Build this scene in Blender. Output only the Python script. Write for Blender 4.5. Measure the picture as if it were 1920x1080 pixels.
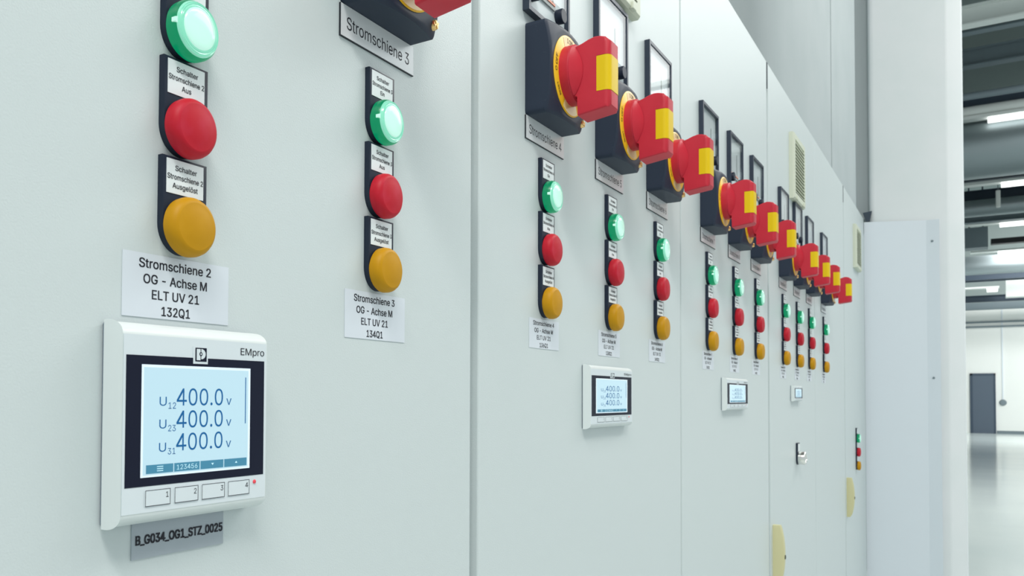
import bpy, bmesh, math
from mathutils import Matrix, Vector

for o in list(bpy.data.objects):
    bpy.data.objects.remove(o, do_unlink=True)
SC = bpy.context.scene
COL = SC.collection
ZR = 1.57            # height of the red lamp row above the floor
pi = math.pi

# ------------------------------------------------------------------ camera
cam_d = bpy.data.cameras.new('camera')
cam = bpy.data.objects.new('camera', cam_d)
COL.objects.link(cam)
F_PX, CX, CY, YAW, PITCH, ROLL = 1600.633, 724.3231, 695.8032, 0.6033, 0.0280, 0.0065
cy_, sy_ = math.cos(YAW), math.sin(YAW)
fw = Vector((cy_ * math.cos(PITCH), sy_ * math.cos(PITCH), math.sin(PITCH)))
rt = Vector((sy_, -cy_, 0)); up = rt.cross(fw)
r2 = math.cos(ROLL) * rt + math.sin(ROLL) * up
u2 = -math.sin(ROLL) * rt + math.cos(ROLL) * up
cam.matrix_world = Matrix(((r2.x, u2.x, -fw.x, -0.5948), (r2.y, u2.y, -fw.y, -0.3330),
                           (r2.z, u2.z, -fw.z, ZR - 0.1356), (0, 0, 0, 1)))
cam_d.sensor_width = 36
cam_d.lens = F_PX / 1920 * 36
cam_d.shift_x = (960 - CX) / 1920
cam_d.shift_y = (CY - 540) / 1920
cam_d.clip_start = 0.02
cam_d.clip_end = 200
cam_d.dof.use_dof = True
cam_d.dof.focus_distance = 0.56
cam_d.dof.aperture_fstop = 30
SC.camera = cam

# ------------------------------------------------------------------ world, lights, exposure
SC.view_settings.view_transform = 'Standard'
SC.view_settings.look = 'None'
SC.view_settings.exposure = -0.03
SC.view_settings.gamma = 1
SC.view_settings.use_curve_mapping = False
W = bpy.data.worlds.new('world'); SC.world = W
W.use_nodes = True
bg = W.node_tree.nodes['Background']
bg.inputs[0].default_value = (0.91, 0.985, 1.01, 1)
bg.inputs[1].default_value = 0.72

def area(name, loc, target, sx, sy, power, col=(1, 1, 1)):
    d = bpy.data.lights.new(name, 'AREA'); d.shape = 'RECTANGLE'
    d.size = sx; d.size_y = sy; d.energy = power; d.color = col
    o = bpy.data.objects.new(name, d); COL.objects.link(o)
    o.location = loc
    o.rotation_euler = (Vector(target) - Vector(loc)).to_track_quat('-Z', 'Y').to_euler()
    return o

area('hall_tube_light', (-1.7, -1.35, 4.3), (-0.2, 0, 1.6), 1.8, 0.4, 90, (1.0, 0.97, 0.92))
area('hall_tube_light', (3.6, -1.7, 5.0), (3.2, 0, 1.6), 7.0, 0.5, 98, (1.0, 0.96, 0.90))
area('hall_fill_light', (12, -5, 8.0), (12, -5, 0), 14, 6, 800, (0.97, 1.0, 1.0))  # added fill panel under the closed roof, brightens the hall
area('hall_fill_light', (36, -5, 8.0), (42, -5, 0), 8, 8, 1950, (0.99, 1.0, 0.99))  # added fill panel aimed at the far wall to brighten it

# ------------------------------------------------------------------ materials
def mat(name, col, rough=0.5, metal=0.0, emit=None, es=0.0, trans=0.0, coat=0.0, ior=1.45, spec=0.5,
        bump=None, tint=None):
    m = bpy.data.materials.new(name); m.use_nodes = True
    nt = m.node_tree; b = nt.nodes['Principled BSDF']
    b.inputs['Base Color'].default_value = (*col, 1)
    b.inputs['Roughness'].default_value = rough
    b.inputs['Metallic'].default_value = metal
    b.inputs['IOR'].default_value = ior
    b.inputs['Specular IOR Level'].default_value = spec
    b.inputs['Transmission Weight'].default_value = trans
    b.inputs['Coat Weight'].default_value = coat
    if emit:
        b.inputs['Emission Color'].default_value = (*emit, 1)
        b.inputs['Emission Strength'].default_value = es
    if bump or tint:
        tc = nt.nodes.new('ShaderNodeTexCoord')
    if bump:
        sc, st, dist = bump
        n = nt.nodes.new('ShaderNodeTexNoise'); n.inputs['Scale'].default_value = sc
        n.inputs['Detail'].default_value = 2.0
        nt.links.new(tc.outputs['Object'], n.inputs['Vector'])
        bp = nt.nodes.new('ShaderNodeBump'); bp.inputs['Strength'].default_value = st
        bp.inputs['Distance'].default_value = dist
        nt.links.new(n.outputs['Fac'], bp.inputs['Height'])
        nt.links.new(bp.outputs['Normal'], b.inputs['Normal'])
    if tint:
        sc, col2, lo, hi = tint
        n2 = nt.nodes.new('ShaderNodeTexNoise'); n2.inputs['Scale'].default_value = sc
        n2.inputs['Detail'].default_value = 4.0
        nt.links.new(tc.outputs['Object'], n2.inputs['Vector'])
        rmp = nt.nodes.new('ShaderNodeMapRange')
        rmp.inputs[1].default_value = lo; rmp.inputs[2].default_value = hi
        nt.links.new(n2.outputs['Fac'], rmp.inputs[0])
        mx = nt.nodes.new('ShaderNodeMix'); mx.data_type = 'RGBA'
        mx.inputs[6].default_value = (*col, 1); mx.inputs[7].default_value = (*col2, 1)
        nt.links.new(rmp.outputs[0], mx.inputs[0])
        nt.links.new(mx.outputs[2], b.inputs['Base Color'])
    return m

def srgb(r, g, b):
    f = lambda c: (c / 255 / 12.92) if c <= 10 else ((c / 255 + 0.055) / 1.055) ** 2.4
    return (f(r), f(g), f(b))

M = {
    'powder': mat('grey_powder_coat', srgb(203, 213, 214), 0.38, bump=(950, 0.22, 0.0006), spec=0.45),
    'cab_dark': mat('cabinet_inside_grey', srgb(190, 202, 204), 0.5),
    'slot': mat('dark_gap', srgb(50, 62, 72), 0.6),
    'black': mat('black_plastic', srgb(34, 43, 58), 0.42, spec=0.25),
    'housing': mat('dark_navy_plastic', srgb(40, 50, 66), 0.5, spec=0.3, tint=(900, srgb(120, 128, 136), 0.74, 0.78)),
    'insert': mat('white_label_card', srgb(226, 234, 236), 0.45),
    'ink': mat('black_ink', srgb(22, 24, 36), 0.6),
    'sticker': mat('white_sticker_film', srgb(214, 222, 230), 0.35),
    'plate': mat('engraved_silver_plate', srgb(222, 226, 229), 0.3, metal=0.12, spec=0.6),
    'plate_edge': mat('black_plate_edge', srgb(30, 36, 44), 0.5),
    'redlens': mat('red_lens', srgb(186, 22, 42), 0.5, spec=0.3, tint=(60, srgb(192, 44, 68), 0.45, 0.75)),
    'yellowlens': mat('yellow_lens', srgb(190, 138, 0), 0.5, spec=0.3, tint=(60, srgb(196, 144, 14), 0.45, 0.75)),
    'greenrim': mat('green_lens_rim', srgb(0, 48, 30), 0.32, coat=0.1, spec=0.3, emit=(0.0, 0.58, 0.24), es=0.42),
    'greenface': mat('lit_green_lens_face', srgb(110, 185, 160), 0.22, coat=0.4, emit=(0.30, 0.80, 0.58), es=0.42),
    'greencore': mat('lit_green_lens_core', srgb(150, 200, 185), 0.2, coat=0.4, emit=(0.62, 0.93, 0.80), es=0.56),
    'handle': mat('red_handle_plastic', srgb(196, 42, 60), 0.45, spec=0.4, tint=(40, srgb(190, 38, 55), 0.4, 0.7)),
    'slide': mat('yellow_plastic', srgb(226, 192, 10), 0.42, spec=0.35),
    'dial': mat('yellow_dial_ring', srgb(240, 190, 40), 0.3),
    'dialface': mat('cream_dial_face', srgb(236, 216, 150), 0.3),
    'brass': mat('brass_screw', (0.78, 0.52, 0.22), 0.3, metal=0.9),
    'meterwhite': mat('white_meter_plastic', srgb(222, 230, 230), 0.36),
    'gasket': mat('grey_rubber_gasket', srgb(112, 126, 140), 0.6),
    'facefilm': mat('meter_face_film', srgb(214, 224, 229), 0.4),
    'bezel': mat('black_screen_surround', srgb(24, 29, 47), 0.45, spec=0.15),
    'screen': mat('lit_lcd_screen', srgb(120, 140, 150), 0.25, emit=(0.52, 0.76, 0.86), es=0.72),
    'screenedge': mat('lit_lcd_border', srgb(150, 160, 165), 0.25, emit=(0.74, 0.88, 0.98), es=0.74),
    'lcdblue': mat('lcd_blue_segments', srgb(26, 100, 160), 0.6, spec=0.2),
    'lcdbar': mat('lcd_menu_bar', srgb(70, 140, 172), 0.5),
    'lcdlight': mat('lcd_menu_icons', srgb(150, 200, 215), 0.5, emit=(0.7, 0.9, 0.97), es=0.45),
    'redled': mat('small_red_led', srgb(205, 60, 75), 0.3, emit=(0.8, 0.1, 0.12), es=0.25),
    'frame': mat('black_meter_frame', srgb(44, 54, 70), 0.35),
    'scale': mat('white_scale_card', srgb(206, 217, 220), 0.5),
    'orange': mat('orange_strip', srgb(226, 140, 110), 0.4),
    'greystrip': mat('grey_strip', srgb(150, 158, 158), 0.5),
    'vent': mat('beige_vent_plastic', srgb(206, 212, 194), 0.5),
    'filter': mat('grey_filter_mat', srgb(96, 104, 92), 0.9),
    'beige': mat('beige_handle_plastic', srgb(206, 202, 158), 0.45),
    'lock': mat('dark_lock', srgb(80, 84, 70), 0.5),
    'chrome': mat('chrome', srgb(225, 225, 222), 0.18, metal=1.0),
    'grey': mat('grey_tag_laminate', srgb(166, 176, 184), 0.4),
    'panel': mat('galvanised_cover_sheet', srgb(221, 229, 236), 0.5),
    'concrete': mat('white_concrete', srgb(163, 172, 174), 0.85, tint=(3.0, srgb(157, 167, 169), 0.4, 0.75), bump=(60, 0.08, 0.002)),
    'column': mat('white_column_paint', srgb(224, 229, 231), 0.7, tint=(4.0, srgb(217, 225, 226), 0.4, 0.7), bump=(40, 0.08, 0.002)),
    'sealant_shade': mat('grey_sealant_and_shade', srgb(160, 168, 170), 0.8),
    'floor': mat('polished_grey_floor', srgb(224, 232, 229), 0.14, spec=0.7, tint=(0.6, srgb(212, 222, 220), 0.35, 0.7)),
    'farwall': mat('far_white_wall', srgb(240, 242, 238), 0.8),
    'doorgrey': mat('slate_door', srgb(86, 98, 112), 0.5),
    'doorframe': mat('dark_door_frame', srgb(62, 76, 92), 0.5),
    'steel': mat('grey_steel', srgb(118, 131, 137), 0.5),
    'darksteel': mat('dark_steel', srgb(50, 64, 78), 0.5),
    'white': mat('white_paint', srgb(232, 236, 232), 0.5),
    'duct': mat('galvanised_duct', srgb(150, 161, 164), 0.42, metal=0.6),
    'tube': mat('lit_tube', (1, 1, 1), 0.4, emit=(0.97, 1.0, 0.97), es=2.2),
    'corr': mat('corrugated_sheet', srgb(140, 152, 150), 0.6),
    'carton': mat('black_box', srgb(24, 26, 30), 0.5),
}
# thin glass: clear with a fresnel reflection
def glass_mat():
    m = bpy.data.materials.new('window_pane_glass'); m.use_nodes = True
    nt = m.node_tree; nt.nodes.clear()
    out = nt.nodes.new('ShaderNodeOutputMaterial'); mx = nt.nodes.new('ShaderNodeMixShader')
    tr = nt.nodes.new('ShaderNodeBsdfTransparent'); gl = nt.nodes.new('ShaderNodeBsdfGlossy')
    fr = nt.nodes.new('ShaderNodeFresnel'); fr.inputs[0].default_value = 1.5
    ge = nt.nodes.new('ShaderNodeNewGeometry'); mu = nt.nodes.new('ShaderNodeMath'); mu.operation = 'SUBTRACT'; mu.use_clamp = True
    gl.inputs['Roughness'].default_value = 0.03
    nt.links.new(fr.outputs[0], mu.inputs[0]); nt.links.new(ge.outputs['Backfacing'], mu.inputs[1]); nt.links.new(mu.outputs[0], mx.inputs[0]); nt.links.new(tr.outputs[0], mx.inputs[1])
    nt.links.new(gl.outputs[0], mx.inputs[2]); nt.links.new(mx.outputs[0], out.inputs[0])
    return m
M['glass'] = glass_mat()

# ------------------------------------------------------------------ mesh helpers (local frame: x right, e out of the wall, z up)
def V(x, e, z):
    return Vector((x, -e, z))

def finish(bm, name, m, smooth=None):
    bmesh.ops.recalc_face_normals(bm, faces=bm.faces[:])
    me = bpy.data.meshes.new(name); bm.to_mesh(me); bm.free()
    me.materials.append(m)
    if smooth is not None:
        for p in me.polygons:
            p.use_smooth = True
        if smooth < 179:
            import math as _m
            me.set_sharp_from_angle(angle=_m.radians(smooth))
    return me

def obj(name, me, parent=None, loc=None):
    o = bpy.data.objects.new(name, me); COL.objects.link(o)
    if parent: o.parent = parent
    if loc is not None: o.location = loc
    return o

def tag(o, label, cat, group=None):
    o['label'] = label; o['category'] = cat
    if group: o['group'] = group
    return o

def root(name, loc, label, cat, group=None):
    o = bpy.data.objects.new(name, None); COL.objects.link(o)
    o.empty_display_size = 0.02
    o.location = loc
    return tag(o, label, cat, group)

def struct(o):
    o['kind'] = 'structure'; return o

def bev(bm, off, seg=2, ang=35, edges=None):
    if edges is None:
        bm.normal_update()
        edges = [e for e in bm.edges if len(e.link_faces) == 2 and e.calc_face_angle(0) > math.radians(ang)]
    bmesh.ops.bevel(bm, geom=edges, offset=off, segments=seg, affect='EDGES', profile=0.5, clamp_overlap=True)

def box(bm, x0, x1, e0, e1, z0, z1):
    vs = [bm.verts.new(V(x, e, z)) for x in (x0, x1) for e in (e0, e1) for z in (z0, z1)]
    for f in ((0, 1, 3, 2), (4, 6, 7, 5), (0, 4, 5, 1), (2, 3, 7, 6), (0, 2, 6, 4), (1, 5, 7, 3)):
        bm.faces.new([vs[i] for i in f])

def prism(bm, pts, a0, a1, axis):
    """pts: outline; axis 'e' -> pts are (x,z) pushed from e=a0..a1 ; axis 'x' -> pts are (e,z) pushed along x."""
    mk = (lambda p, a: V(p[0], a, p[1])) if axis == 'e' else (lambda p, a: V(a, p[0], p[1]))
    A = [bm.verts.new(mk(p, a0)) for p in pts]; B = [bm.verts.new(mk(p, a1)) for p in pts]
    bm.faces.new(A); bm.faces.new(B)
    n = len(pts)
    for i in range(n):
        bm.faces.new((A[i], A[(i + 1) % n], B[(i + 1) % n], B[i]))

def lathe(bm, prof, cx=0, cz=0, seg=40):
    """prof: (radius, e) from back to front, turned about the wall normal."""
    rings = []
    for r, e in prof:
        if r < 1e-6:
            rings.append([bm.verts.new(V(cx, e, cz))])
        else:
            rings.append([bm.verts.new(V(cx + r * math.cos(2 * pi * i / seg), e, cz + r * math.sin(2 * pi * i / seg))) for i in range(seg)])
    for a, b in zip(rings, rings[1:]):
        for i in range(seg):
            j = (i + 1) % seg
            if len(a) == 1 and len(b) == 1: continue
            if len(a) == 1: bm.faces.new((a[0], b[i], b[j]))
            elif len(b) == 1: bm.faces.new((a[i], a[j], b[0]))
            else: bm.faces.new((a[i], a[j], b[j], b[i]))
    if len(rings[0]) > 1: bm.faces.new(rings[0])
    if len(rings[-1]) > 1: bm.faces.new(rings[-1])

def make(name, fn, m, smooth=None):
    bm = bmesh.new(); fn(bm); return finish(bm, name, m, smooth)

def mbox(name, m, x0, x1, e0, e1, z0, z1, b=0.0, seg=2):
    bm = bmesh.new(); box(bm, x0, x1, e0, e1, z0, z1)
    if b: bev(bm, b, seg)
    return finish(bm, name, m)

# ------------------------------------------------------------------ lettering
_tc = {}
import os
FONT = None
try:      # Blender's own bundled sans-serif; its built-in face is the fallback
    _fp = os.path.join(bpy.utils.system_resource('DATAFILES', path='fonts'), 'Inter.woff2')
    if os.path.exists(_fp): FONT = bpy.data.fonts.load(_fp)
except Exception:
    FONT = None
def raw(s):
    c = bpy.data.curves.new('t', 'FONT'); c.body = s; c.size = 1.0; c.resolution_u = 3
    if FONT: c.font = FONT
    o = bpy.data.objects.new('t', c); COL.objects.link(o)
    dg = bpy.context.evaluated_depsgraph_get()
    me = o.evaluated_get(dg).to_mesh()
    vs = [(v.co.x, v.co.y) for v in me.vertices]; fs = [tuple(p.vertices) for p in me.polygons]
    o.evaluated_get(dg).to_mesh_clear()
    bpy.data.objects.remove(o); bpy.data.curves.remove(c)
    return vs, fs
_adv = {}
def char(ch):
    """outline and advance of one character; the figure 4 is drawn from three strokes."""
    if ch not in _adv:
        w0 = max(v[0] for v in raw('HH')[0]); w1 = max(v[0] for v in raw('H' + ch + 'H')[0])
        adv = w1 - w0
        if ch == '4':
            cap = max(v[1] for v in raw('H')[0]); t = cap * 0.115; xr = adv * 0.72; x0 = adv * 0.06; yb = cap * 0.215
            m = (cap - yb - t) / (xr - t - x0); q = 1.45 * t
            vs = [(xr - t, 0), (xr, 0), (xr, cap), (xr - t, cap),
                  (x0, yb), (xr - t, yb), (xr - t, yb + t), (x0, yb + t),
                  (xr, yb), (adv * 0.95, yb), (adv * 0.95, yb + t), (xr, yb + t),
                  (x0, yb + t), (x0 + q, yb + t), (xr - t, cap - q * m), (xr - t, cap)]
            _adv[ch] = (vs, [(0, 1, 2, 3), (4, 5, 6, 7), (8, 9, 10, 11), (12, 13, 14, 15)], adv)
        else:
            _adv[ch] = raw(ch) + (adv,)
    return _adv[ch]
def glyphs(s):
    if s not in _tc:
        if '4' not in s: _tc[s] = raw(s)
        else:
            V_, F_, x = [], [], 0.0
            for ch in s:
                vs, fs, adv = char(ch)
                b = len(V_); V_ += [(a + x, y) for a, y in vs]; F_ += [tuple(b + q for q in f) for f in fs]; x += adv
            _tc[s] = (V_, F_)
    return _tc[s]

CAP = max(p[1] for p in glyphs('H')[0])
def text(bm, s, cx, base, h, e, width=None, bold=0.02, align='c', rot=None):
    """one line of lettering: cap height h, base line z=base, centred on cx; bold = extra stroke width / height."""
    vs, fs = glyphs(s)
    x0 = min(v[0] for v in vs); x1 = max(v[0] for v in vs)
    k = h / CAP
    kx = (width / (x1 - x0)) if width else k
    ox = {'c': cx - kx * (x0 + x1) / 2, 'l': cx - kx * x0, 'r': cx - kx * x1}[align]
    d = bold * h
    for q, (sx, sz) in enumerate(((0, 0),) if d < 1e-7 else ((-d, -d * .5), (d, -d * .5), (-d, d * .5), (d, d * .5))):
        nv = []
        for x, y in vs:
            px, pz = ox + kx * x + sx, base + k * y + sz
            if rot:
                a, qx, qz = rot
                px, pz = qx + px * math.cos(a) - pz * math.sin(a), qz + px * math.sin(a) + pz * math.cos(a)
            nv.append(bm.verts.new(V(px, e + q * 0.000004, pz)))
        for f in fs:
            bm.faces.new([nv[i] for i in f])

def flat(bm, x0, x1, z0, z1, e):
    bm.faces.new([bm.verts.new(V(x, e, z)) for x, z in ((x0, z0), (x1, z0), (x1, z1), (x0, z1))])

# ------------------------------------------------------------------ the setting
fy = 0.42     # concrete wall behind the cabinets
struct(obj('floor', mbox('floor', M['floor'], -6, 43.2, -1.2, 14, -0.2, 0.0)))
def bw(bm):
    box(bm, -6, 5.6, -fy - 0.25, -fy, 0, 9.0)
struct(obj('wall_back', make('wall_back', bw, M['concrete'])))
struct(obj('wall_back', mbox('wall_back', M['concrete'], 5.63, 43.0, -fy - 0.25, -fy, 0, 9.0)))
struct(obj('trim_1', mbox('trim_1', M['sealant_shade'], 5.60, 5.63, -fy - 0.20, -fy - 0.008, 0, 9.0)))
# corner pillar with a chamfered edge
def pil(bm):
    prism(bm, [(3.035, 0.262), (3.035, 0.006), (3.055, -0.014), (3.47, -0.014), (3.47, 0.307), (3.075, 0.307)], 0, 9.0, 'z')
def prism_z(bm, pts, z0, z1):
    A = [bm.verts.new(V(x, e, z0)) for x, e in pts]; B = [bm.verts.new(V(x, e, z1)) for x, e in pts]
    bm.faces.new(A); bm.faces.new(B)
    n = len(pts)
    for i in range(n): bm.faces.new((A[i], A[(i + 1) % n], B[(i + 1) % n], B[i]))
def pil(bm):
    prism_z(bm, [(3.035, 0.262), (3.035, 0.030), (3.042, 0.018), (3.06, 0.014), (3.47, 0.014), (3.47, 0.307), (3.075, 0.307)], 0, 9.0)
    bev(bm, 0.006, 2, 20)
struct(obj('column', make('column', pil, M['column'], 30)))
struct(obj('pillar_shade_strip', mbox('pillar_shade_strip', M['sealant_shade'], 3.07, 3.12, -0.03, 0.0135, 2.06, 9.0)))  # dark strip put in for the soft shadow beside the pillar
FX = 43.0
def brk(bm):
    prism(bm, [(-0.004, ZR + 0.556), (0.026, ZR + 0.560), (0.018, ZR + 0.523), (0.006, ZR + 0.523)], 3.0245, 3.033, 'x')
struct(obj('trim_3', make('trim_3', brk, M['darksteel'])))
struct(obj('trim_4', mbox('trim_4', M['corr'], FX - 0.1, FX - 0.001, -1.2, 14, 5.32, 9.0)))
struct(obj('wall_far', mbox('wall_far', M['farwall'], FX, FX + 0.2, -1.2, 14, 0, 9.0)))
def cl(bm):
    n = 260; x0, x1 = -6.0, FX; z = 8.9
    pts = []
    for i in range(n + 1):
        x = 8 + (x1 - 8) * i / n
        pts.append((x, z + (0.07 if i % 2 else 0.0)))
    y0, y1 = 0.7, -13
    pts = [(x0, z), ] + pts
    A = [bm.verts.new((x, y0, q)) for x, q in pts]; B = [bm.verts.new((x, y1, q)) for x, q in pts]
    A2 = [bm.verts.new((x, y0, z + 0.2)) for x, q in (pts[0], pts[-1])]; B2 = [bm.verts.new((x, y1, z + 0.2)) for x, q in (pts[0], pts[-1])]
    for i in range(len(pts) - 1): bm.faces.new((A[i], A[i + 1], B[i + 1], B[i]))
    bm.faces.new((A2[0], A2[1], B2[1], B2[0]))
struct(obj('ceiling', make('ceiling', cl, M['corr'])))
# far door with frame and handle
d1 = struct(obj('door_1', mbox('door_1', M['doorgrey'], FX - 0.05, FX - 0.005, 0.27, 1.00, 0.0, 2.42)))
def dfr(bm):
    box(bm, FX - 0.07, FX - 0.003, 0.18, 0.27, 0, 2.5)
    box(bm, FX - 0.07, FX - 0.003, 1.00, 1.06, 0, 2.5)
    box(bm, FX - 0.07, FX - 0.003, 0.18, 1.06, 2.42, 2.5)
obj('door_frame', make('door_frame', dfr, M['doorframe']), d1)
struct(obj('baseboard_far', mbox('baseboard_far', M['steel'], FX - 0.02, FX - 0.001, 1.08, 13.9, 0, 0.12)))

# ------------------------------------------------------------------ switch cabinets
ZT = ZR + 0.531
CABS = [  # x0, x1, door x0, door x1, label
    (-0.598, 0.0145, -0.592, 0.008, 'light grey cabinet at the near end, carrying the largest display'),
    (0.0145, 0.6055, 0.021, 0.603, 'light grey cabinet with the Stromschiene 4 and 5 plates and second display'),
    (0.6055, 1.2165, 0.608, 1.209, 'light grey cabinet carrying the third largest display and three lamp columns'),
    (1.2165, 1.8075, 1.224, 1.805, 'light grey cabinet carrying the smallest display and a chrome button'),
    (1.8075, 2.4105, 1.810, 2.403, 'light grey cabinet with one lamp column and no display'),
    (2.4105, 3.020, 2.418, 3.005, 'light grey cabinet at the far end against the grey cover sheet'),
]
def handle_mesh(bm):
    # long comfort handle: bulging profile along z
    n = 16; L = 0.122; rows = []
    for i in range(n + 1):
        t = i / n; z = -t * L
        s = math.sin(pi * min(1, max(0, t * 0.94 + 0.06))) ** 0.55
        e = 0.009 + 0.012 * s; w = 0.0075 + 0.001 * s
        rows.append([bm.verts.new(V(x, q, z)) for x, q in ((-w, 0), (-w, e * 0.8), (-w * 0.7, e), (w * 0.7, e), (w, e * 0.8), (w, 0))])
    for a, b in zip(rows, rows[1:]):
        for k in range(5): bm.faces.new((a[k], a[k + 1], b[k + 1], b[k]))
        bm.faces.new((a[5], a[0], b[0], b[5]))
    bm.faces.new(rows[0]); bm.faces.new(rows[-1])
HANDLE = make('handle', handle_mesh, M['beige'], 40)
def lock_mesh(bm):
    lathe(bm, [(0.0042, 0.017), (0.0042, 0.0222), (0.003, 0.0226), (0, 0.0226)], 0, -0.062, 20)
LOCK = make('lock_cylinder', lock_mesh, M['lock'], 40)
for i, (a, b, da, db, lab) in enumerate(CABS):
    c = root('switch_cabinet', (0, 0, 0), lab, 'cabinet', 'switch cabinets in the row')
    obj('body', mbox('body', M['cab_dark'], a + 0.0005, b - 0.0005, -0.40, -0.020, 0.1, ZT - 0.002), c)
    dr = obj('door', mbox('door', M['powder'], da, db, -0.019, 0.0, 0.112, ZT, 0.0012), c)
    obj('plinth', mbox('plinth', M['slot'], a + 0.002, b - 0.002, -0.38, -0.05, 0.0, 0.1), c)
    if i in (3, 5):
        obj('hinge', mbox('hinge', M['slot'], da - 0.0125, da - 0.005, -0.018, 0.0004, ZT - 0.052, ZT - 0.001), c)
        hx, hz = ((1.2525, ZR - 0.389), (2.443, ZR - 0.3855))[i == 5]
        h = obj('handle', HANDLE, dr, (hx, 0, hz))
        obj('lock_cylinder', LOCK, dr, (hx, 0, hz))

# ------------------------------------------------------------------ indicator lamps
DZ = [-0.0006] * 2 + [0.0027] * 3 + [0.0004] * 3 + [-0.001] * 3 + [-0.002]
COLX = [-0.2985, -0.1245, 0.150, 0.3235, 0.497, 0.750, 0.9235, 1.097, 1.368, 1.5415, 1.715, 1.9575]
DESC = ['column above the largest display', 'Stromschiene 3 column', 'Stromschiene 4 column', 'Stromschiene 5 column',
        'column right of the Stromschiene 5 column',
        "nearest column on the third display's cabinet", "middle column on the third display's cabinet", "farthest column on the third display's cabinet",
        "nearest column on the smallest display's cabinet", "middle column on the smallest display's cabinet", "farthest column on the smallest display's cabinet",
        'single column on the cabinet without display']

def holder_fn(bm):
    r = 0.0150
    pts = [(-0.0142, 0.0338), (-0.0142, 0.0)]
    for k in range(1, 20):
        a = pi + pi * k / 20
        pts.append((r * math.cos(a) * (0.947 if math.cos(a) < 0 else 1), r * math.sin(a)))
    pts += [(r, 0.0), (r, 0.0338)]
    prism(bm, pts, 0.0, 0.0042, 'e')
    bm.normal_update()
    ed = [e for e in bm.edges if all(v.co.y < -0.004 for v in e.verts)]
    bev(bm, 0.0010, 2, edges=ed)
HOLDER = make('label_holder', holder_fn, M['black'], 40)
INSERT = mbox('label_insert', M['insert'], -0.0124, 0.0120, 0.0040, 0.0045, 0.0150, 0.0322, 0)
def lens_fn(bm):
    lathe(bm, [(0.0138, 0.004), (0.0138, 0.0052), (0.0149, 0.0054), (0.0151, 0.0085), (0.0147, 0.0105), (0.0137, 0.0122), (0.0120, 0.0134), (0.0117, 0.0134), (0.0085, 0.0142), (0.0045, 0.0147), (0, 0.0149)], 0, 0, 48)
LENS = {'red': make('lens', lens_fn, M['redlens'], 50), 'yellow': make('lens', lens_fn, M['yellowlens'], 50)}
def grim_fn(bm):
    lathe(bm, [(0.0138, 0.004), (0.0138, 0.0052), (0.0149, 0.0054), (0.0151, 0.0090), (0.0147, 0.0108), (0.0141, 0.0118), (0.0138, 0.0118)], 0, 0, 48)
GRIM = make('lens_rim', grim_fn, M['greenrim'], 50)
def gmark_fn(bm):
    prism(bm, [(-0.0153, -0.0008), (-0.0153, 0.0012), (-0.0136, 0.0018), (-0.0136, -0.0014)], 0.0098, 0.0124, 'e')
GMARK = make('lens_mark', gmark_fn, M['greencore'])
def gface_fn(bm):
    lathe(bm, [(0.0139, 0.0110), (0.0139, 0.0121), (0.0132, 0.0131), (0.0128, 0.0129), (0.0124, 0.0134), (0.0118, 0.0132), (0.0114, 0.0136), (0.0106, 0.0134), (0.0104, 0.0134)], 0, 0, 48)
GFACE = make('lens_ring', gface_fn, M['greenface'], 60)
def gcore_fn(bm):
    lathe(bm, [(0.0105, 0.0125), (0.0105, 0.0136), (0.0095, 0.0142), (0.007, 0.0147), (0.0035, 0.0150), (0, 0.0151)], 0, 0, 40)
GCORE = make('lens_core', gcore_fn, M['greencore'], 60)

def insert_text(n, word):
    def fn(bm):
        text(bm, 'Schalter', 0.0002, 0.0267, 0.0026, 0.00465, 0.0143, 0.020)
        text(bm, 'Stromschiene %d' % n, -0.0002, 0.0222, 0.0026, 0.00465, 0.0235, 0.020)
        text(bm, word, -0.0003, 0.0178, 0.0026, 0.00465, None, 0.020)
    return make('lettering', fn, M['ink'])

def lamp(x, z, colour, label, txt, group):
    r = root('indicator_lamp', (x, 0, z), label, 'lamp', group)
    obj('label_holder', HOLDER, r)
    ins = obj('label_insert', INSERT, r)
    if txt: obj('lettering', insert_text(*txt), ins)
    if colour == 'green':
        [obj(n_, q_, r, (0, 0, -0.0012)) for n_, q_ in (('lens_rim', GRIM), ('lens_ring', GFACE), ('lens_core', GCORE), ('lens_mark', GMARK))]
    else:
        obj('lens', LENS[colour], r, (0, 0, -0.0012))
    return r

for k, x in enumerate(COLX):
    for colour, dz, word, where in (('green', 0.05, 'Ein', 'lit green indicator lamp in the '), ('red', 0.0, 'Aus', 'red indicator lamp in the '),
                                    ('yellow', -0.05, 'Ausgel\u00f6st', 'yellow indicator lamp in the ')):
        lamp(x, ZR + DZ[k] + dz, colour, where + DESC[k], (k + 2, word), colour + ' indicator lamps in the columns')
for colour, z in (('green', -0.271), ('red', -0.3175), ('yellow', -0.3635)):
    lamp(2.703, ZR + z, colour, {'green': 'lit green', 'red': 'red', 'yellow': 'yellow'}[colour] + ' indicator lamp low on the far end cabinet, above its beige handle', None, 'low indicator lamps on the last cabinet')

# chrome push button in the same holder
r = root('push_button', (1.532, 0, ZR - 0.272), 'chrome push button in a black label holder below the smallest display', 'button')
obj('label_holder', HOLDER, r)
ins = obj('label_insert', INSERT, r)
ins_l = make('lettering', lambda bm: [text(bm, 'Lampen', 0, 0.0245, 0.003, 0.00465, 0.016, 0.02), text(bm, 'Test', 0, 0.0185, 0.003, 0.00465, 0.009, 0.02)] and None, M['ink'])
obj('button_cap', make('button_cap', lambda bm: lathe(bm, [(0.0145, 0.004), (0.0147, 0.006), (0.0147, 0.017), (0.0135, 0.0185), (0.0115, 0.0185), (0.0112, 0.0175), (0, 0.0178)], 0, 0, 40), M['chrome'], 40), r)

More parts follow.
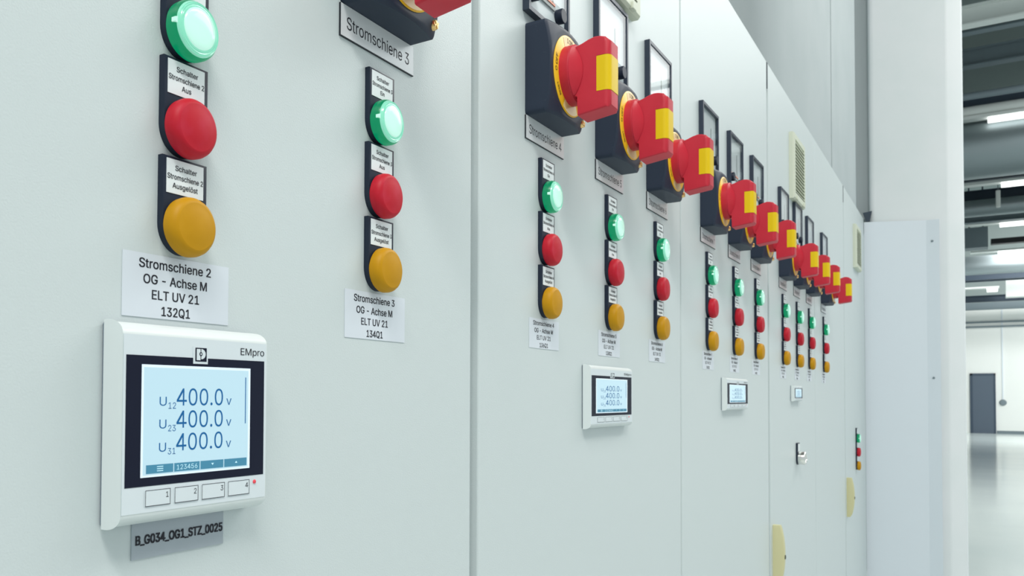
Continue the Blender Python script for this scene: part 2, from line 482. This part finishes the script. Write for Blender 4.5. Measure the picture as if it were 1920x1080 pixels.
# ------------------------------------------------------------------ stickers under the lamp columns
def sticker(k, x):
    w, h, zc = (0.0700, 0.0314, -0.0822) if k < 2 else (0.0670, 0.0276, -0.0803)
    code = '%dQ1' % (132 + 2 * k)
    st = obj('label_sticker', mbox('label_sticker', M['sticker'], -w / 2, w / 2, 0.0, 0.0003, -h / 2, h / 2),
             None, (x, -0.0001, ZR + DZ[k] + zc))
    tag(st, 'white sticker with printed lettering below the ' + DESC[k], 'sticker', 'stickers below the lamp columns')
    def fn(bm):
        s = h / 0.0314; e = 0.0004
        for t, b, wd in (('Stromschiene %d' % (k + 2), 0.0087, 0.0470), ('OG - Achse M', 0.0011, 0.0415),
                         ('ELT UV 21', -0.0064, 0.0308), (code, -0.0142, 0.0185)):
            text(bm, t, -0.0017, b * s, 0.0045 * s, e, wd, 0.028)
    obj('lettering', make('lettering', fn, M['ink']), st)
for k, x in enumerate(COLX):
    sticker(k, x)

# ------------------------------------------------------------------ rotary switches with nameplates
HS = 0.0425; SZ = 0.1592
def house_fn(bm):
    n = 44; g = []
    for i in range(n + 1):
        row = []
        for j in range(n + 1):
            x = -HS + 2 * HS * i / n; z = -HS + 2 * HS * j / n
            cc = HS - 0.004; ax, az = abs(x) - cc, abs(z) - cc
            if ax > 0 and az > 0:
                k_ = max(ax, az) / math.hypot(ax, az)
                x = math.copysign(cc + ax * k_, x); z = math.copysign(cc + az * k_, z)
            e = min(0.0250, 0.0312 - 3.4 * (x * x + z * z))
            if i in (0, n) or j in (0, n): e -= 0.0009
            row.append(bm.verts.new(V(x, e, z)))
        g.append(row)
    for i in range(n):
        for j in range(n): bm.faces.new((g[i][j], g[i + 1][j], g[i + 1][j + 1], g[i][j + 1]))
    loop = [g[i][0] for i in range(n + 1)] + [g[n][j] for j in range(1, n + 1)] + [g[i][n] for i in range(n - 1, -1, -1)] + [g[0][j] for j in range(n - 1, 0, -1)]
    base = [bm.verts.new((v.co.x, 0, v.co.z)) for v in loop]
    m = len(loop)
    for i in range(m): bm.faces.new((loop[i], loop[(i + 1) % m], base[(i + 1) % m], base[i]))
    bm.faces.new(base)
HOUSE = make('housing', house_fn, M['housing'], 40)
def dial_fn(bm):
    lathe(bm, [(0.0368, 0.0244), (0.0370, 0.0254), (0.0364, 0.0258), (0, 0.0258)], 0, 0, 64)
DIAL = make('dial', dial_fn, M['dial'], 40)
def dialface_fn(bm, a0, a1):
    e = 0.02595
    if True:
        n = 14
        I = [bm.verts.new(V(0.026 * math.cos(math.radians(a0 + (a1 - a0) * i / n)), e, 0.026 * math.sin(math.radians(a0 + (a1 - a0) * i / n)))) for i in range(n + 1)]
        O = [bm.verts.new(V(0.0357 * math.cos(math.radians(a0 + (a1 - a0) * i / n)), e, 0.0357 * math.sin(math.radians(a0 + (a1 - a0) * i / n)))) for i in range(n + 1)]
        for i in range(n): bm.faces.new((I[i], I[i + 1], O[i + 1], O[i]))
DIALFACE = [make('dial_field', lambda bm: dialface_fn(bm, *q), M['dialface']) for q in ((62, 118), (242, 298))]
def diallet_fn(bm):
    e = 0.02605
    for s, ang, hh in (('O OFF', 172, 0.0042), ('I ON', 92, 0.0042), ('RESET', 215, 0.0030)):
        a = math.radians(ang); R = 0.0318
        text(bm, s, 0, -hh / 2, hh, e, None, 0.01, 'c', (a - pi / 2, R * math.cos(a), R * math.sin(a)))
DIALLET = make('lettering', diallet_fn, M['ink'])
def sliced(bm, pr, hw, eo, r, zr):
    """profile pr (e, z) pushed across x with its outer end (e = eo) rounded by r and its top and bottom edges by zr."""
    xs = [0.0] + [hw - r + r * math.sin(pi / 2 * k / 6) for k in range(7)]
    xs = sorted(set([-x for x in xs] + xs))
    rows = []
    for x in xs:
        d = max(0.0, abs(x) - (hw - r))
        em = eo - (r - math.sqrt(max(r * r - d * d, 0)))
        dz = max(0.0, abs(x) - (hw - zr)); zi = zr - math.sqrt(max(zr * zr - dz * dz, 0))
        rows.append([bm.verts.new(V(x, min(e, em), z - math.copysign(zi, z) if abs(z) > 0.0205 and not -0.026 < z < -0.021 else z)) for e, z in pr])
    n = len(pr)
    for a, b in zip(rows, rows[1:]):
        for k in range(n): bm.faces.new((a[k], a[(k + 1) % n], b[(k + 1) % n], b[k]))
    bm.faces.new(rows[0]); bm.faces.new(rows[-1])
def grip_fn(bm):
    lathe(bm, [(0.0272, 0.0258), (0.0272, 0.0338), (0.0260, 0.0352), (0, 0.0352)], 0, 0, 56)
    pr = [(0.0345, -0.0235), (0.0378, -0.0245), (0.0382, -0.0422), (0.0660, -0.0385), (0.0683, -0.0362), (0.0683, -0.0234),
          (0.0560, -0.0234), (0.0560, 0.0090), (0.0683, 0.0090), (0.0683, 0.0215), (0.0640, 0.0252), (0.0590, 0.0268), (0.0540, 0.0272), (0.0480, 0.0258), (0.0420, 0.0235), (0.0345, 0.0215)]
    sliced(bm, pr, 0.013, 0.0683, 0.0055, 0.0016)
    # flared root of the grip on the turning disc
    b3 = bmesh.new(); n = 20
    top = []; bot = []
    for i in range(n + 1):
        z = -0.0232 + 0.0445 * i / n
        wv = 0.0272 ** 2 - z * z
        w = math.sqrt(max(wv, 1e-6)) * 0.985
        bot.append((max(w, 0.0128), z))
    for s in (-1, 1):
        A = [b3.verts.new(V(s * w, 0.0348, z)) for w, z in bot]
        B = [b3.verts.new(V(s * 0.0138, 0.0349 + 0.0085 * (1 - ((z + 0.001) / 0.024) ** 2), z)) for w, z in bot]
        C = [b3.verts.new(V(s * 0.0120, 0.0346, z)) for w, z in bot]
        for i in range(n):
            b3.faces.new((A[i], A[i + 1], B[i + 1], B[i])); b3.faces.new((B[i], B[i + 1], C[i + 1], C[i])); b3.faces.new((C[i], C[i + 1], A[i + 1], A[i]))
        b3.faces.new((A[0], B[0], C[0])); b3.faces.new((A[n], B[n], C[n]))
    me = bpy.data.meshes.new('x'); b3.to_mesh(me); b3.free(); bm.from_mesh(me); bpy.data.meshes.remove(me)
GRIP = make('handle', grip_fn, M['handle'], 40)
def slide_fn(bm):
    sliced(bm, [(0.0555, -0.0231), (0.0688, -0.0231), (0.0688, 0.0087), (0.0555, 0.0087)], 0.0129, 0.0686, 0.0055, 0.0003)
SLIDE = make('locking_slide', slide_fn, M['slide'], 40)
def screw_fn(bm):
    lathe(bm, [(0.0036, 0.018), (0.0036, 0.0242), (0.0028, 0.0252), (0, 0.0254)], 0, 0, 24)
    for a in (0.5, 0.5 + pi / 2):
        c, s = math.cos(a), math.sin(a)
        pts = [(c * 0.003 - s * 0.0005, s * 0.003 + c * 0.0005), (-c * 0.003 - s * 0.0005, -s * 0.003 + c * 0.0005), (-c * 0.003 + s * 0.0005, -s * 0.003 - c * 0.0005), (c * 0.003 + s * 0.0005, s * 0.003 - c * 0.0005)]
        prism(bm, pts, 0.0250, 0.0257, 'e')
SCREW = make('screw', screw_fn, M['brass'], 40)

PLATE = mbox('nameplate', M['plate'], -0.04275, 0.04275, 0.0002, 0.0015, -0.0103, 0.0105)
PEDGE = None
def pedge_fn(bm):
    box(bm, -0.0431, 0.0431, 0.0, 0.0013, -0.0108, 0.0106)
PEDGE = make('plate_backing', pedge_fn, M['plate_edge'])
for k in range(1, 12):
    x = COLX[k]; z = ZR + DZ[k]
    r = root('rotary_switch', (x, 0, z + SZ), 'red and yellow rotary switch above the ' + DESC[k], 'switch', 'rotary isolator switches in the row')
    obj('housing', HOUSE, r)
    d = obj('dial', DIAL, r); obj('dial_field', DIALFACE[0], d); obj('dial_field', DIALFACE[1], d); obj('lettering', DIALLET, d)
    h = obj('handle', GRIP, r); obj('locking_slide', SLIDE, h)
    obj('screw', SCREW, r, (0.0355, 0, -0.0345))
    p = root('nameplate', (x, 0, z + 0.1060), 'silver engraved nameplate under the rotary switch of the ' + DESC[k], 'nameplate', 'nameplates under the rotary switches')
    pl = obj('plate', PLATE, p); obj('plate_backing', PEDGE, p)
    obj('lettering', make('lettering', lambda bm: text(bm, 'Stromschiene %d' % (k + 2), 0.0, -0.0047, 0.0082, 0.0016, 0.0735, 0.0), M['ink']), pl)

# ------------------------------------------------------------------ panel meters above the switches
def pm_frame(bm):
    s = 0.047; i = 0.0430
    o4 = [(-s, -s), (s, -s), (s, s), (-s, s)]; i4 = [(-i, -i), (i, -i), (i, i), (-i, i)]
    A = [bm.verts.new(V(x, 0, z)) for x, z in o4]; B = [bm.verts.new(V(x, 0.0066, z)) for x, z in o4]
    C = [bm.verts.new(V(x, 0.0066, z)) for x, z in i4]; D = [bm.verts.new(V(x, 0.0005, z)) for x, z in i4]
    for q in range(4):
        n = (q + 1) % 4
        bm.faces.new((A[q], A[n], B[n], B[q])); bm.faces.new((B[q], B[n], C[n], C[q])); bm.faces.new((C[q], C[n], D[n], D[q]))
PMF = make('frame', pm_frame, M['frame'])
PMC = mbox('scale_card', M['scale'], -0.0429, 0.0429, 0.0002, 0.0022, -0.0429, 0.0429)
PMG = mbox('window_pane', M['glass'], -0.0429, 0.0429, 0.0050, 0.0056, -0.0190, 0.0429)
def knob_fn(bm): lathe(bm, [(0.0070, 0.002), (0.0072, 0.0085), (0.0066, 0.0096), (0, 0.0096)], 0, 0, 28)
PMK = make('knob', knob_fn, M['black'], 40)
PMO = mbox('pointer_strip', M['orange'], -0.034, 0.016, 0.0022, 0.0046, -0.0212, -0.0192)
PMS = mbox('pivot_bar', M['greystrip'], -0.034, 0.017, 0.0022, 0.0040, -0.0250, -0.0215)
def needle_fn(bm):
    prism(bm, [(0.014, -0.018), (0.0155, -0.018), (0.0135, 0.020), (0.0130, 0.020)], 0.0024, 0.0030, 'e')
PMN = make('needle', needle_fn, M['greystrip'])
for k in range(2, 12):
    x = COLX[k] - 0.001; z = ZR + DZ[k] + 0.2575
    r = root('panel_meter', (x, 0, z), 'black framed panel meter above the ' + DESC[k], 'meter', 'panel meters above the rotary switches')
    obj('frame', PMF, r); c = obj('scale_card', PMC, r); obj('window_pane', PMG, r)
    obj('pointer_strip', PMO, c); obj('pivot_bar', PMS, c); obj('needle', PMN, c)
    obj('knob', PMK, r, (0.0255, 0, -0.0275)); obj('knob', PMK, r, (-0.0335, 0, -0.0275))

# ------------------------------------------------------------------ energy meters with lit screens
def power_meter(x0, z0, z1, x1, dep, label, tag_full):
    w = x1 - x0; h = z1 - z0; cx = (x0 + x1) / 2; cz = (z0 + z1) / 2
    kx, kz, ke = w / 0.0950, h / 0.0950, dep / 0.0145
    X = lambda u: (u + 0.2958) * kx            # u: wall coordinate of the near meter
    Z = lambda v: (v + 0.1497) * kz
    E = lambda e: e * ke
    r = root('power_meter', (cx, 0, ZR + cz), label, 'meter', 'digital power meters with lit screens')
    hw, hh = w / 2, h / 2
    def gk(bm): box(bm, -hw, hw, 0, E(0.0028), -hh, hh); bev(bm, 0.0015 * kz, 2, 35)
    obj('gasket', make('gasket', gk, M['gasket']), r)
    def case(bm):
        pr = [(E(0.0026), -hh)]
        for i in range(9):
            a = pi / 2 * i / 8
            pr.append((E(0.0045 + 0.0100 * math.sin(a)), -hh + kz * 0.0062 * (1 - math.cos(a))))
        for i in range(9):
            a = pi / 2 * (1 - i / 8)
            pr.append((E(0.0045 + 0.0100 * math.sin(a)), hh - kz * 0.0062 * (1 - math.cos(a))))
        pr.append((E(0.0026), hh))
        prism(bm, pr, -hw, hw, 'x')
        bm.normal_update()
        bev(bm, 0.0009 * kz, 2, 50)
    c = obj('case', make('case', case, M['meterwhite'], 35), r)
    ef = E(0.0145)
    fp = obj('faceplate', mbox('faceplate', M['facefilm'], X(-0.3423), X(-0.2494), ef - 0.001, ef + 0.0002, Z(-0.1910), Z(-0.1083)), r)
    bz = obj('screen_surround', mbox('screen_surround', M['bezel'], X(-0.3408), X(-0.2510), ef - 0.001, ef + 0.00035, Z(-0.1788), Z(-0.1178)), r)
    e1 = ef + 0.0005
    se = obj('screen', mbox('screen', M['screenedge'], X(-0.3322), X(-0.2616), ef - 0.001, e1, Z(-0.1747), Z(-0.1220)), r)
    obj('screen_area', mbox('screen_area', M['screen'], X(-0.3310), X(-0.2632), ef - 0.001, e1 + 0.0001, Z(-0.1737), Z(-0.1233)), se)
    e2 = e1 + 0.00022
    def dig(bm):
        for i, (sub, zb) in enumerate((('12', -0.1413), ('23', -0.1521), ('31', -0.1631))):
            text(bm, 'U', X(-0.3198), Z(zb), 0.0042 * kz, e2, 0.0042 * kx, 0.0)
            text(bm, sub, X(-0.3143), Z(zb - 0.0015), 0.0030 * kz, e2, 0.0046 * kx, 0.0)
            text(bm, '400.0', X(-0.2965), Z(zb), 0.0083 * kz, e2, 0.0302 * kx, 0.0)
            text(bm, 'v', X(-0.2772), Z(zb + 0.0001), 0.0045 * kz, e2, 0.0036 * kx, 0.0)
        flat(bm, X(-0.26555), X(-0.26495), Z(-0.1510), Z(-0.1268), e2)
    obj('digits', make('digits', dig, M['lcdblue']), se)
    edges = [-0.3293, -0.3126, -0.2960, -0.2800, -0.2634]
    def bar(bm):
        for a, b in zip(edges, edges[1:]):
            flat(bm, X(a), X(b - 0.0006), Z(-0.1731), Z(-0.1690), e2)
    bo = obj('menu_bar', make('menu_bar', bar, M['lcdbar']), se)
    def ico(bm):
        e3 = e2 + 0.0001
        for q in range(3): flat(bm, X(-0.3230), X(-0.3193), Z(-0.1722 + 0.0010 * q), Z(-0.1718 + 0.0010 * q), e3)
        text(bm, '123456', X(-0.3046), Z(-0.1722), 0.0023 * kz, e3, 0.0130 * kx, 0.0)
        bm.faces.new([bm.verts.new(V(X(-0.2881 + a), e3, Z(-0.1709 + b))) for a, b in ((-0.0009, 0.0005), (0, -0.0006), (0.0009, 0.0005))])
        bm.faces.new([bm.verts.new(V(X(-0.2717 + a), e3, Z(-0.1709 + b))) for a, b in ((-0.0009, -0.0005), (0.0009, -0.0005), (0, 0.0006))])
    obj('menu_icons', make('menu_icons', ico, M['lcdlight']), se)
    # logo tile: white tab with black square and two-part emblem
    lg = obj('logo_tile', mbox('logo_tile', M['facefilm'], X(-0.3013), X(-0.2918), ef - 0.001, ef + 0.0005, Z(-0.1207), Z(-0.1120)), r)
    def lsq(bm): flat(bm, X(-0.3001), X(-0.2927), Z(-0.1195), Z(-0.1127), ef + 0.00062)
    obj('logo_square', make('logo_square', lsq, M['bezel']), lg)
    def lem(bm):
        e3 = ef + 0.00075
        flat(bm, X(-0.2994), X(-0.2969), Z(-0.1189), Z(-0.1133), e3)
        n = 12; zc = -0.1158; xc = -0.2964
        arc = [(xc + 0.0029 * math.cos(-pi / 2 + pi * i / n), zc + 0.0026 * math.sin(-pi / 2 + pi * i / n)) for i in range(n + 1)]
        bm.faces.new([bm.verts.new(V(X(a), e3, Z(b))) for a, b in arc])
    em = obj('logo_emblem', make('logo_emblem', lem, M['facefilm']), lg)
    def leye(bm):
        lathe(bm, [(0.0010 * min(kx, kz), ef + 0.0008), (0.0010 * min(kx, kz), ef + 0.00085)], X(-0.29665), Z(-0.1158), 18)
    obj('logo_ring', make('logo_ring', leye, M['bezel']), lg)
    def leye2(bm):
        lathe(bm, [(0.00045 * min(kx, kz), ef + 0.0008), (0.00045 * min(kx, kz), ef + 0.00092)], X(-0.29665), Z(-0.1158), 14)
    obj('logo_dot', make('logo_dot', leye2, M['facefilm']), lg)
    obj('lettering', make('lettering', lambda bm: text(bm, 'EMpro', X(-0.2600), Z(-0.1150), 0.0036 * kz, ef + 0.0004, 0.0176 * kx, 0.0), M['ink']), fp)
    # four buttons
    bx = [(-0.3294, -0.3146), (-0.3120, -0.2972), (-0.2948, -0.2794), (-0.2770, -0.2617)]
    for i, (a, b) in enumerate(bx):
        btn = obj('button', mbox('button', M['facefilm'], X(a), X(b), ef - 0.0005, ef + 0.0006, Z(-0.1883), Z(-0.1807), 0.0003), r)
        def out(bm):
            e3 = ef + 0.00068; t = 0.00028
            flat(bm, X(a), X(b), Z(-0.1883), Z(-0.1883 + t), e3); flat(bm, X(a), X(b), Z(-0.1807 - t), Z(-0.1807), e3)
            flat(bm, X(a), X(a + t), Z(-0.1883 + t), Z(-0.1807 - t), e3); flat(bm, X(b - t), X(b), Z(-0.1883 + t), Z(-0.1807 - t), e3)
            text(bm, str(i + 1), X(b - 0.0019), Z(-0.1848), 0.0026 * kz, e3, None, 0.0)
        obj('lettering', make('lettering', out, M['ink']), btn)
    obj('status_light', make('status_light', lambda bm: lathe(bm, [(0.0011 * kz, ef), (0.0011 * kz, ef + 0.0005), (0.0007 * kz, ef + 0.0009), (0, ef + 0.001)], X(-0.2576), Z(-0.1823), 16), M['redled'], 60), r)
    return r
power_meter(-0.3444, -0.1973, -0.1022, -0.2474, 0.0145, 'large white power meter with lit blue screen on the near cabinet', True)
power_meter(0.2436, -0.1688, -0.1030, 0.3740, 0.0090, 'second largest white power meter, on the cabinet with the Stromschiene 4 plate', False)
power_meter(0.8305, -0.1566, -0.1042, 0.9860, 0.0085, 'third largest white power meter with pale screen, between the second and smallest', False)
power_meter(1.4540, -0.1433, -0.1090, 1.5600, 0.0080, 'smallest white power meter, above the chrome push button', False)

# grey asset tag under the near meter
tg = obj('asset_tag', mbox('asset_tag', M['grey'], -0.0302, 0.0302, 0, 0.0006, -0.0092, 0.0092), None, (-0.2958, -0.0001, ZR - 0.2063))
tag(tg, 'grey laminated tag with bold black code below the largest display', 'tag')
obj('lettering', make('lettering', lambda bm: text(bm, 'B_G034_OG1_STZ_0025', 0.0007, -0.0023, 0.0043, 0.0008, 0.0570, 0.065), M['ink']), tg)

# ------------------------------------------------------------------ vent grilles
def vent_frame(bm):
    s = 0.074; i = 0.060
    o4 = [(-s, -s), (s, -s), (s, s), (-s, s)]; i4 = [(-i, -i), (i, -i), (i, i), (-i, i)]
    m4 = [(p[0] * 0.965, p[1] * 0.965) for p in o4]
    A = [bm.verts.new(V(x, 0, z)) for x, z in o4]; B = [bm.verts.new(V(x, 0.0075, z)) for x, z in o4]
    B2 = [bm.verts.new(V(x, 0.011, z)) for x, z in m4]
    C = [bm.verts.new(V(x, 0.011, z)) for x, z in i4]; D = [bm.verts.new(V(x, 0.001, z)) for x, z in i4]
    for q in range(4):
        n = (q + 1) % 4
        for P, Q in ((A, B), (B, B2), (B2, C), (C, D)): bm.faces.new((P[q], P[n], Q[n], Q[q]))
    bm.faces.new(D)
VF = make('vent_frame', vent_frame, M['vent'])
def louv(bm):
    for i in range(15):
        z = -0.0585 + 0.0078 * i
        prism(bm, [(0.0035, z + 0.0046), (0.0035, z + 0.0060), (0.0118, z + 0.0016), (0.0118, z)], -0.0598, 0.0598, 'x')
VL = make('louvres', louv, M['vent'])
VFM = mbox('filter_mat', M['filter'], -0.0596, 0.0596, 0.0012, 0.003, -0.0596, 0.0596)
VCLIP = mbox('clip', M['vent'], -0.006, 0.006, 0.008, 0.0135, -0.0740, -0.0655, 0.001)
for x, z, lab in ((0.328, 0.387, 'beige vent grille cut by the upper edge above the Stromschiene 5 meter'), (1.5300, 0.3800, 'beige louvred vent grille on the cabinet with the smallest display'),
                  (2.7390, 0.3800, 'beige louvred vent grille on the far end cabinet')):
    r = root('vent_grille', (x, 0, ZR + z), lab, 'vent', 'vent grilles on the cabinets')
    obj('vent_frame', VF, r); obj('louvres', VL, r); obj('filter_mat', VFM, r)
    obj('clip', VCLIP, r, (0.045, 0, 0)); obj('clip', VCLIP, r, (-0.045, 0, 0))

# ------------------------------------------------------------------ grey cover sheet between last cabinet and pillar
r = root('cover_sheet', (3.0225, 0, 0), 'pale grey bent cover sheet beside the far end cabinet, in front of the pillar', 'panel')
def sheet(bm):
    A = [(0.0, 0.000), (0.0, 0.196), (-0.010, 0.236)]
    zt = [ZR + 0.520, ZR + 0.506, ZR + 0.504]
    F = []; Bk = []
    for (dx, e), z in zip(A, zt):
        F.append((bm.verts.new(V(dx - 0.0008, e, 0.02)), bm.verts.new(V(dx - 0.0008, e, z))))
        Bk.append((bm.verts.new(V(dx + 0.0008, e, 0.02)), bm.verts.new(V(dx + 0.0008, e, z))))
    for i in range(2):
        bm.faces.new((F[i][0], F[i + 1][0], F[i + 1][1], F[i][1])); bm.faces.new((Bk[i][0], Bk[i][1], Bk[i + 1][1], Bk[i + 1][0]))
        bm.faces.new((F[i][1], F[i + 1][1], Bk[i + 1][1], Bk[i][1])); bm.faces.new((F[i][0], Bk[i][0], Bk[i + 1][0], F[i + 1][0]))
    bm.faces.new((F[0][0], F[0][1], Bk[0][1], Bk[0][0])); bm.faces.new((F[2][0], Bk[2][0], Bk[2][1], F[2][1]))
obj('sheet', make('sheet', sheet, M['panel']), r)
def sscrew(bm):
    vs = bmesh.ops.create_uvsphere(bm, u_segments=12, v_segments=8, radius=0.004)
SS = make('screw', sscrew, M['steel'], 60)
for z in (ZR + 0.428, ZR - 0.062):
    obj('screw', SS, r, (-0.0065, -0.214, z))

# ------------------------------------------------------------------ hall beyond the pillar
CZ = ZR - 0.1356
def slope(y): return 0.3745 - (y - 30) * 0.000526
def at(y, h): return -0.5948 + h / slope(y)      # distance along the hall of something h above the camera
def member(kind, m, yc, h, dx, dz, label, cat, e0=-0.40, e1=13.0, group=None, name=None):
    x = at(yc, h); z = CZ + h
    o = obj(name or kind, mbox(kind, M[m], -dx / 2, dx / 2, e0, e1, -dz / 2, dz / 2), None, (x, 0, z))
    return tag(o, label, cat, group)
def beam(yc, h, size, label, m='steel'):
    x = at(yc, h); z = CZ + h
    def fn(bm):
        box(bm, -size * .35, size * .35, -0.40, 13, size * .42, size * .5)
        box(bm, -size * .35, size * .35, -0.40, 13, -size * .5, -size * .42)
        box(bm, -size * .05, size * .05, -0.40, 13, -size * .42, size * .42)
    o = obj('roof_beam', make('roof_beam', fn, M[m]), None, (x, 0, z))
    tag(o, label, 'beam', 'roof beams across the hall')
def cyl_y(bm, r, e0, e1, seg=24, cx=0, cz=0):
    A = [bm.verts.new(V(cx + r * math.cos(2 * pi * i / seg), e0, cz + r * math.sin(2 * pi * i / seg))) for i in range(seg)]
    B = [bm.verts.new(V(cx + r * math.cos(2 * pi * i / seg), e1, cz + r * math.sin(2 * pi * i / seg))) for i in range(seg)]
    bm.faces.new(A); bm.faces.new(B)
    for i in range(seg):
        j = (i + 1) % seg; bm.faces.new((A[i], A[j], B[j], B[i]))
def duct(yc, h, rad, label, m='duct', cat='duct', name='air_duct', e0=-0.40, e1=13, group='air ducts under the hall roof'):
    o = obj(name, make(name, lambda bm: cyl_y(bm, rad, e0, e1), M[m], 40), None, (at(yc, h), 0, CZ + h))
    tag(o, label, cat, group)
def tube_light(yc, h, e0, e1, label, s=0.09):
    x = at(yc, h)
    r = root('ceiling_light', (x, 0, CZ + h), label, 'light', 'tube lights under the hall roof')
    obj('light_housing', mbox('light_housing', M['white'], -s, s, e0 - 0.75, e1 + 0.05, 0.03, 0.09), r)
    obj('tube', make('tube', lambda bm: cyl_y(bm, s * 0.55, e0, e1, 14), M['tube'], 60), r)

beam(33, 6.6, 0.34, 'white roof beam at the upper edge of the picture right of the pillar', 'white')
beam(50, 6.9, 0.30, 'grey roof beam second from the picture top, behind the white one')
beam(112, 6.9, 0.36, 'grey roof beam between two strips of corrugated roof')
duct(182, 6.0, 0.07, 'thin grey pipe across the hall above the first tube light', 'steel', 'pipe', 'roof_pipe', group='pipes under the hall roof')
beam(196, 6.2, 0.30, 'dark roof beam just above the first tube light', 'darksteel')
duct(212, 6.0, 0.12, 'pale roof pipe just above the first tube light', 'white', 'pipe', 'roof_pipe', group='pipes under the hall roof')
tube_light(230, 5.8, 0.62, 3.2, 'lit tube light nearest the camera, above the large silver duct', 0.14)
member('cable_tray', 'carton', 246, 5.75, 0.30, 0.14, 'short black tray hanging below the nearest tube light', 'tray', 0.1, 0.88, None)
duct(285, 5.3, 0.60, 'large silver air duct below the black tray')
beam(327, 5.6, 0.42, 'dark roof beam below the large silver duct', 'darksteel')
tube_light(352, 5.2, 0.92, 4.0, 'lit tube light second nearest, under the dark roof beam', 0.15)
beam(372, 5.4, 0.36, 'dark roof beam behind the second tube light', 'darksteel')
pn = root('pendant', (at(378, 5.1), -0.88, CZ + 5.1), 'small white pendant hanging between the second and third tube lights', 'pendant')
obj('pendant_body', mbox('pendant_body', M['white'], -0.05, 0.05, -0.05, 0.05, -0.22, 0.22, 0.02), pn)
obj('rod', mbox('rod', M['steel'], -0.01, 0.01, -0.01, 0.01, 0.22, 8.88 - CZ - 5.1), pn)
duct(392, 5.0, 0.22, 'slim silver duct between the second and third tube lights')
beam(408, 5.2, 0.34, 'grey roof beam above the third tube light')
tube_light(425, 5.0, 0.98, 4.5, 'lit tube light third from the camera', 0.15)
member('equipment_box', 'steel', 448, 4.9, 0.6, 0.62, 'grey equipment box hanging between third and fourth tube lights', 'box', 0.12, 0.72)
for _e in (0.25, 0.6):
    obj('hanger', mbox('hanger', M['darksteel'], -0.02, 0.02, _e - 0.02, _e + 0.02, 0.30, 8.88 - (CZ + 4.9)), bpy.data.objects['equipment_box'])
member('cable_tray', 'carton', 456, 4.9, 0.3, 0.16, 'black tray hanging right of the grey equipment box', 'tray', 0.80, 4.0)
tube_light(476, 4.8, 1.02, 5.0, 'lit tube light farthest along the hall, above the white duct', 0.17)
duct(497, 4.6, 0.33, 'pale silver duct under the farthest tube light', 'duct')
beam(517, 4.6, 0.30, 'dark roof beam below the pale silver duct', 'darksteel')
duct(524, 4.5, 0.08, 'dark thin pipe below the farthest ducts', 'darksteel', 'pipe', 'roof_pipe', group='pipes under the hall roof')
tube_light(542, 4.3, 0.78, 1.12, 'short lit tube light low under the farthest beams', 0.2)
member('air_unit', 'white', 542, 4.2, 0.6, 0.70, 'white air unit hanging right of the short tube light', 'air unit', 1.35, 3.0)
beam(559, 4.0, 0.26, 'dark roof beam farthest along the hall', 'darksteel')
member('crane_rail', 'steel', 573, 3.8, 0.25, 0.28, 'grey crane rail just in front of the white far wall', 'rail')
# far wall fittings
def wall_pipe(zc, lab):
    tag(obj('wall_pipe', mbox('wall_pipe', M['steel'], -0.06, 0, -0.4, 13, -0.035, 0.035), None, (FX - 0.001, 0, zc)), lab, 'pipe', 'thin pipes along the far wall')
wall_pipe(CZ + 0.0736 * 43.6, 'upper thin grey pipe along the white far wall')
wall_pipe(CZ + 0.0692 * 43.6, 'lower thin grey pipe along the white far wall')
al = root('alarm_bell', (FX, -1.30, CZ - 0.15), 'small round dark bell on the white far wall right of the door', 'bell')
def bell(bm):
    R = 0.13
    A = [bm.verts.new((-0.01, R * math.cos(2 * pi * i / 20), R * math.sin(2 * pi * i / 20))) for i in range(20)]
    B = [bm.verts.new((-0.09, .75 * R * math.cos(2 * pi * i / 20), .75 * R * math.sin(2 * pi * i / 20))) for i in range(20)]
    bm.faces.new(A); bm.faces.new(B)
    for i in range(20): bm.faces.new((A[i], A[(i + 1) % 20], B[(i + 1) % 20], B[i]))
obj('bell_cup', make('bell_cup', bell, M['steel'], 40), al)
obj('conduit', mbox('conduit', M['panel'], -0.03, -0.001, -0.02, 0.02, 0.13, 4.5), al)
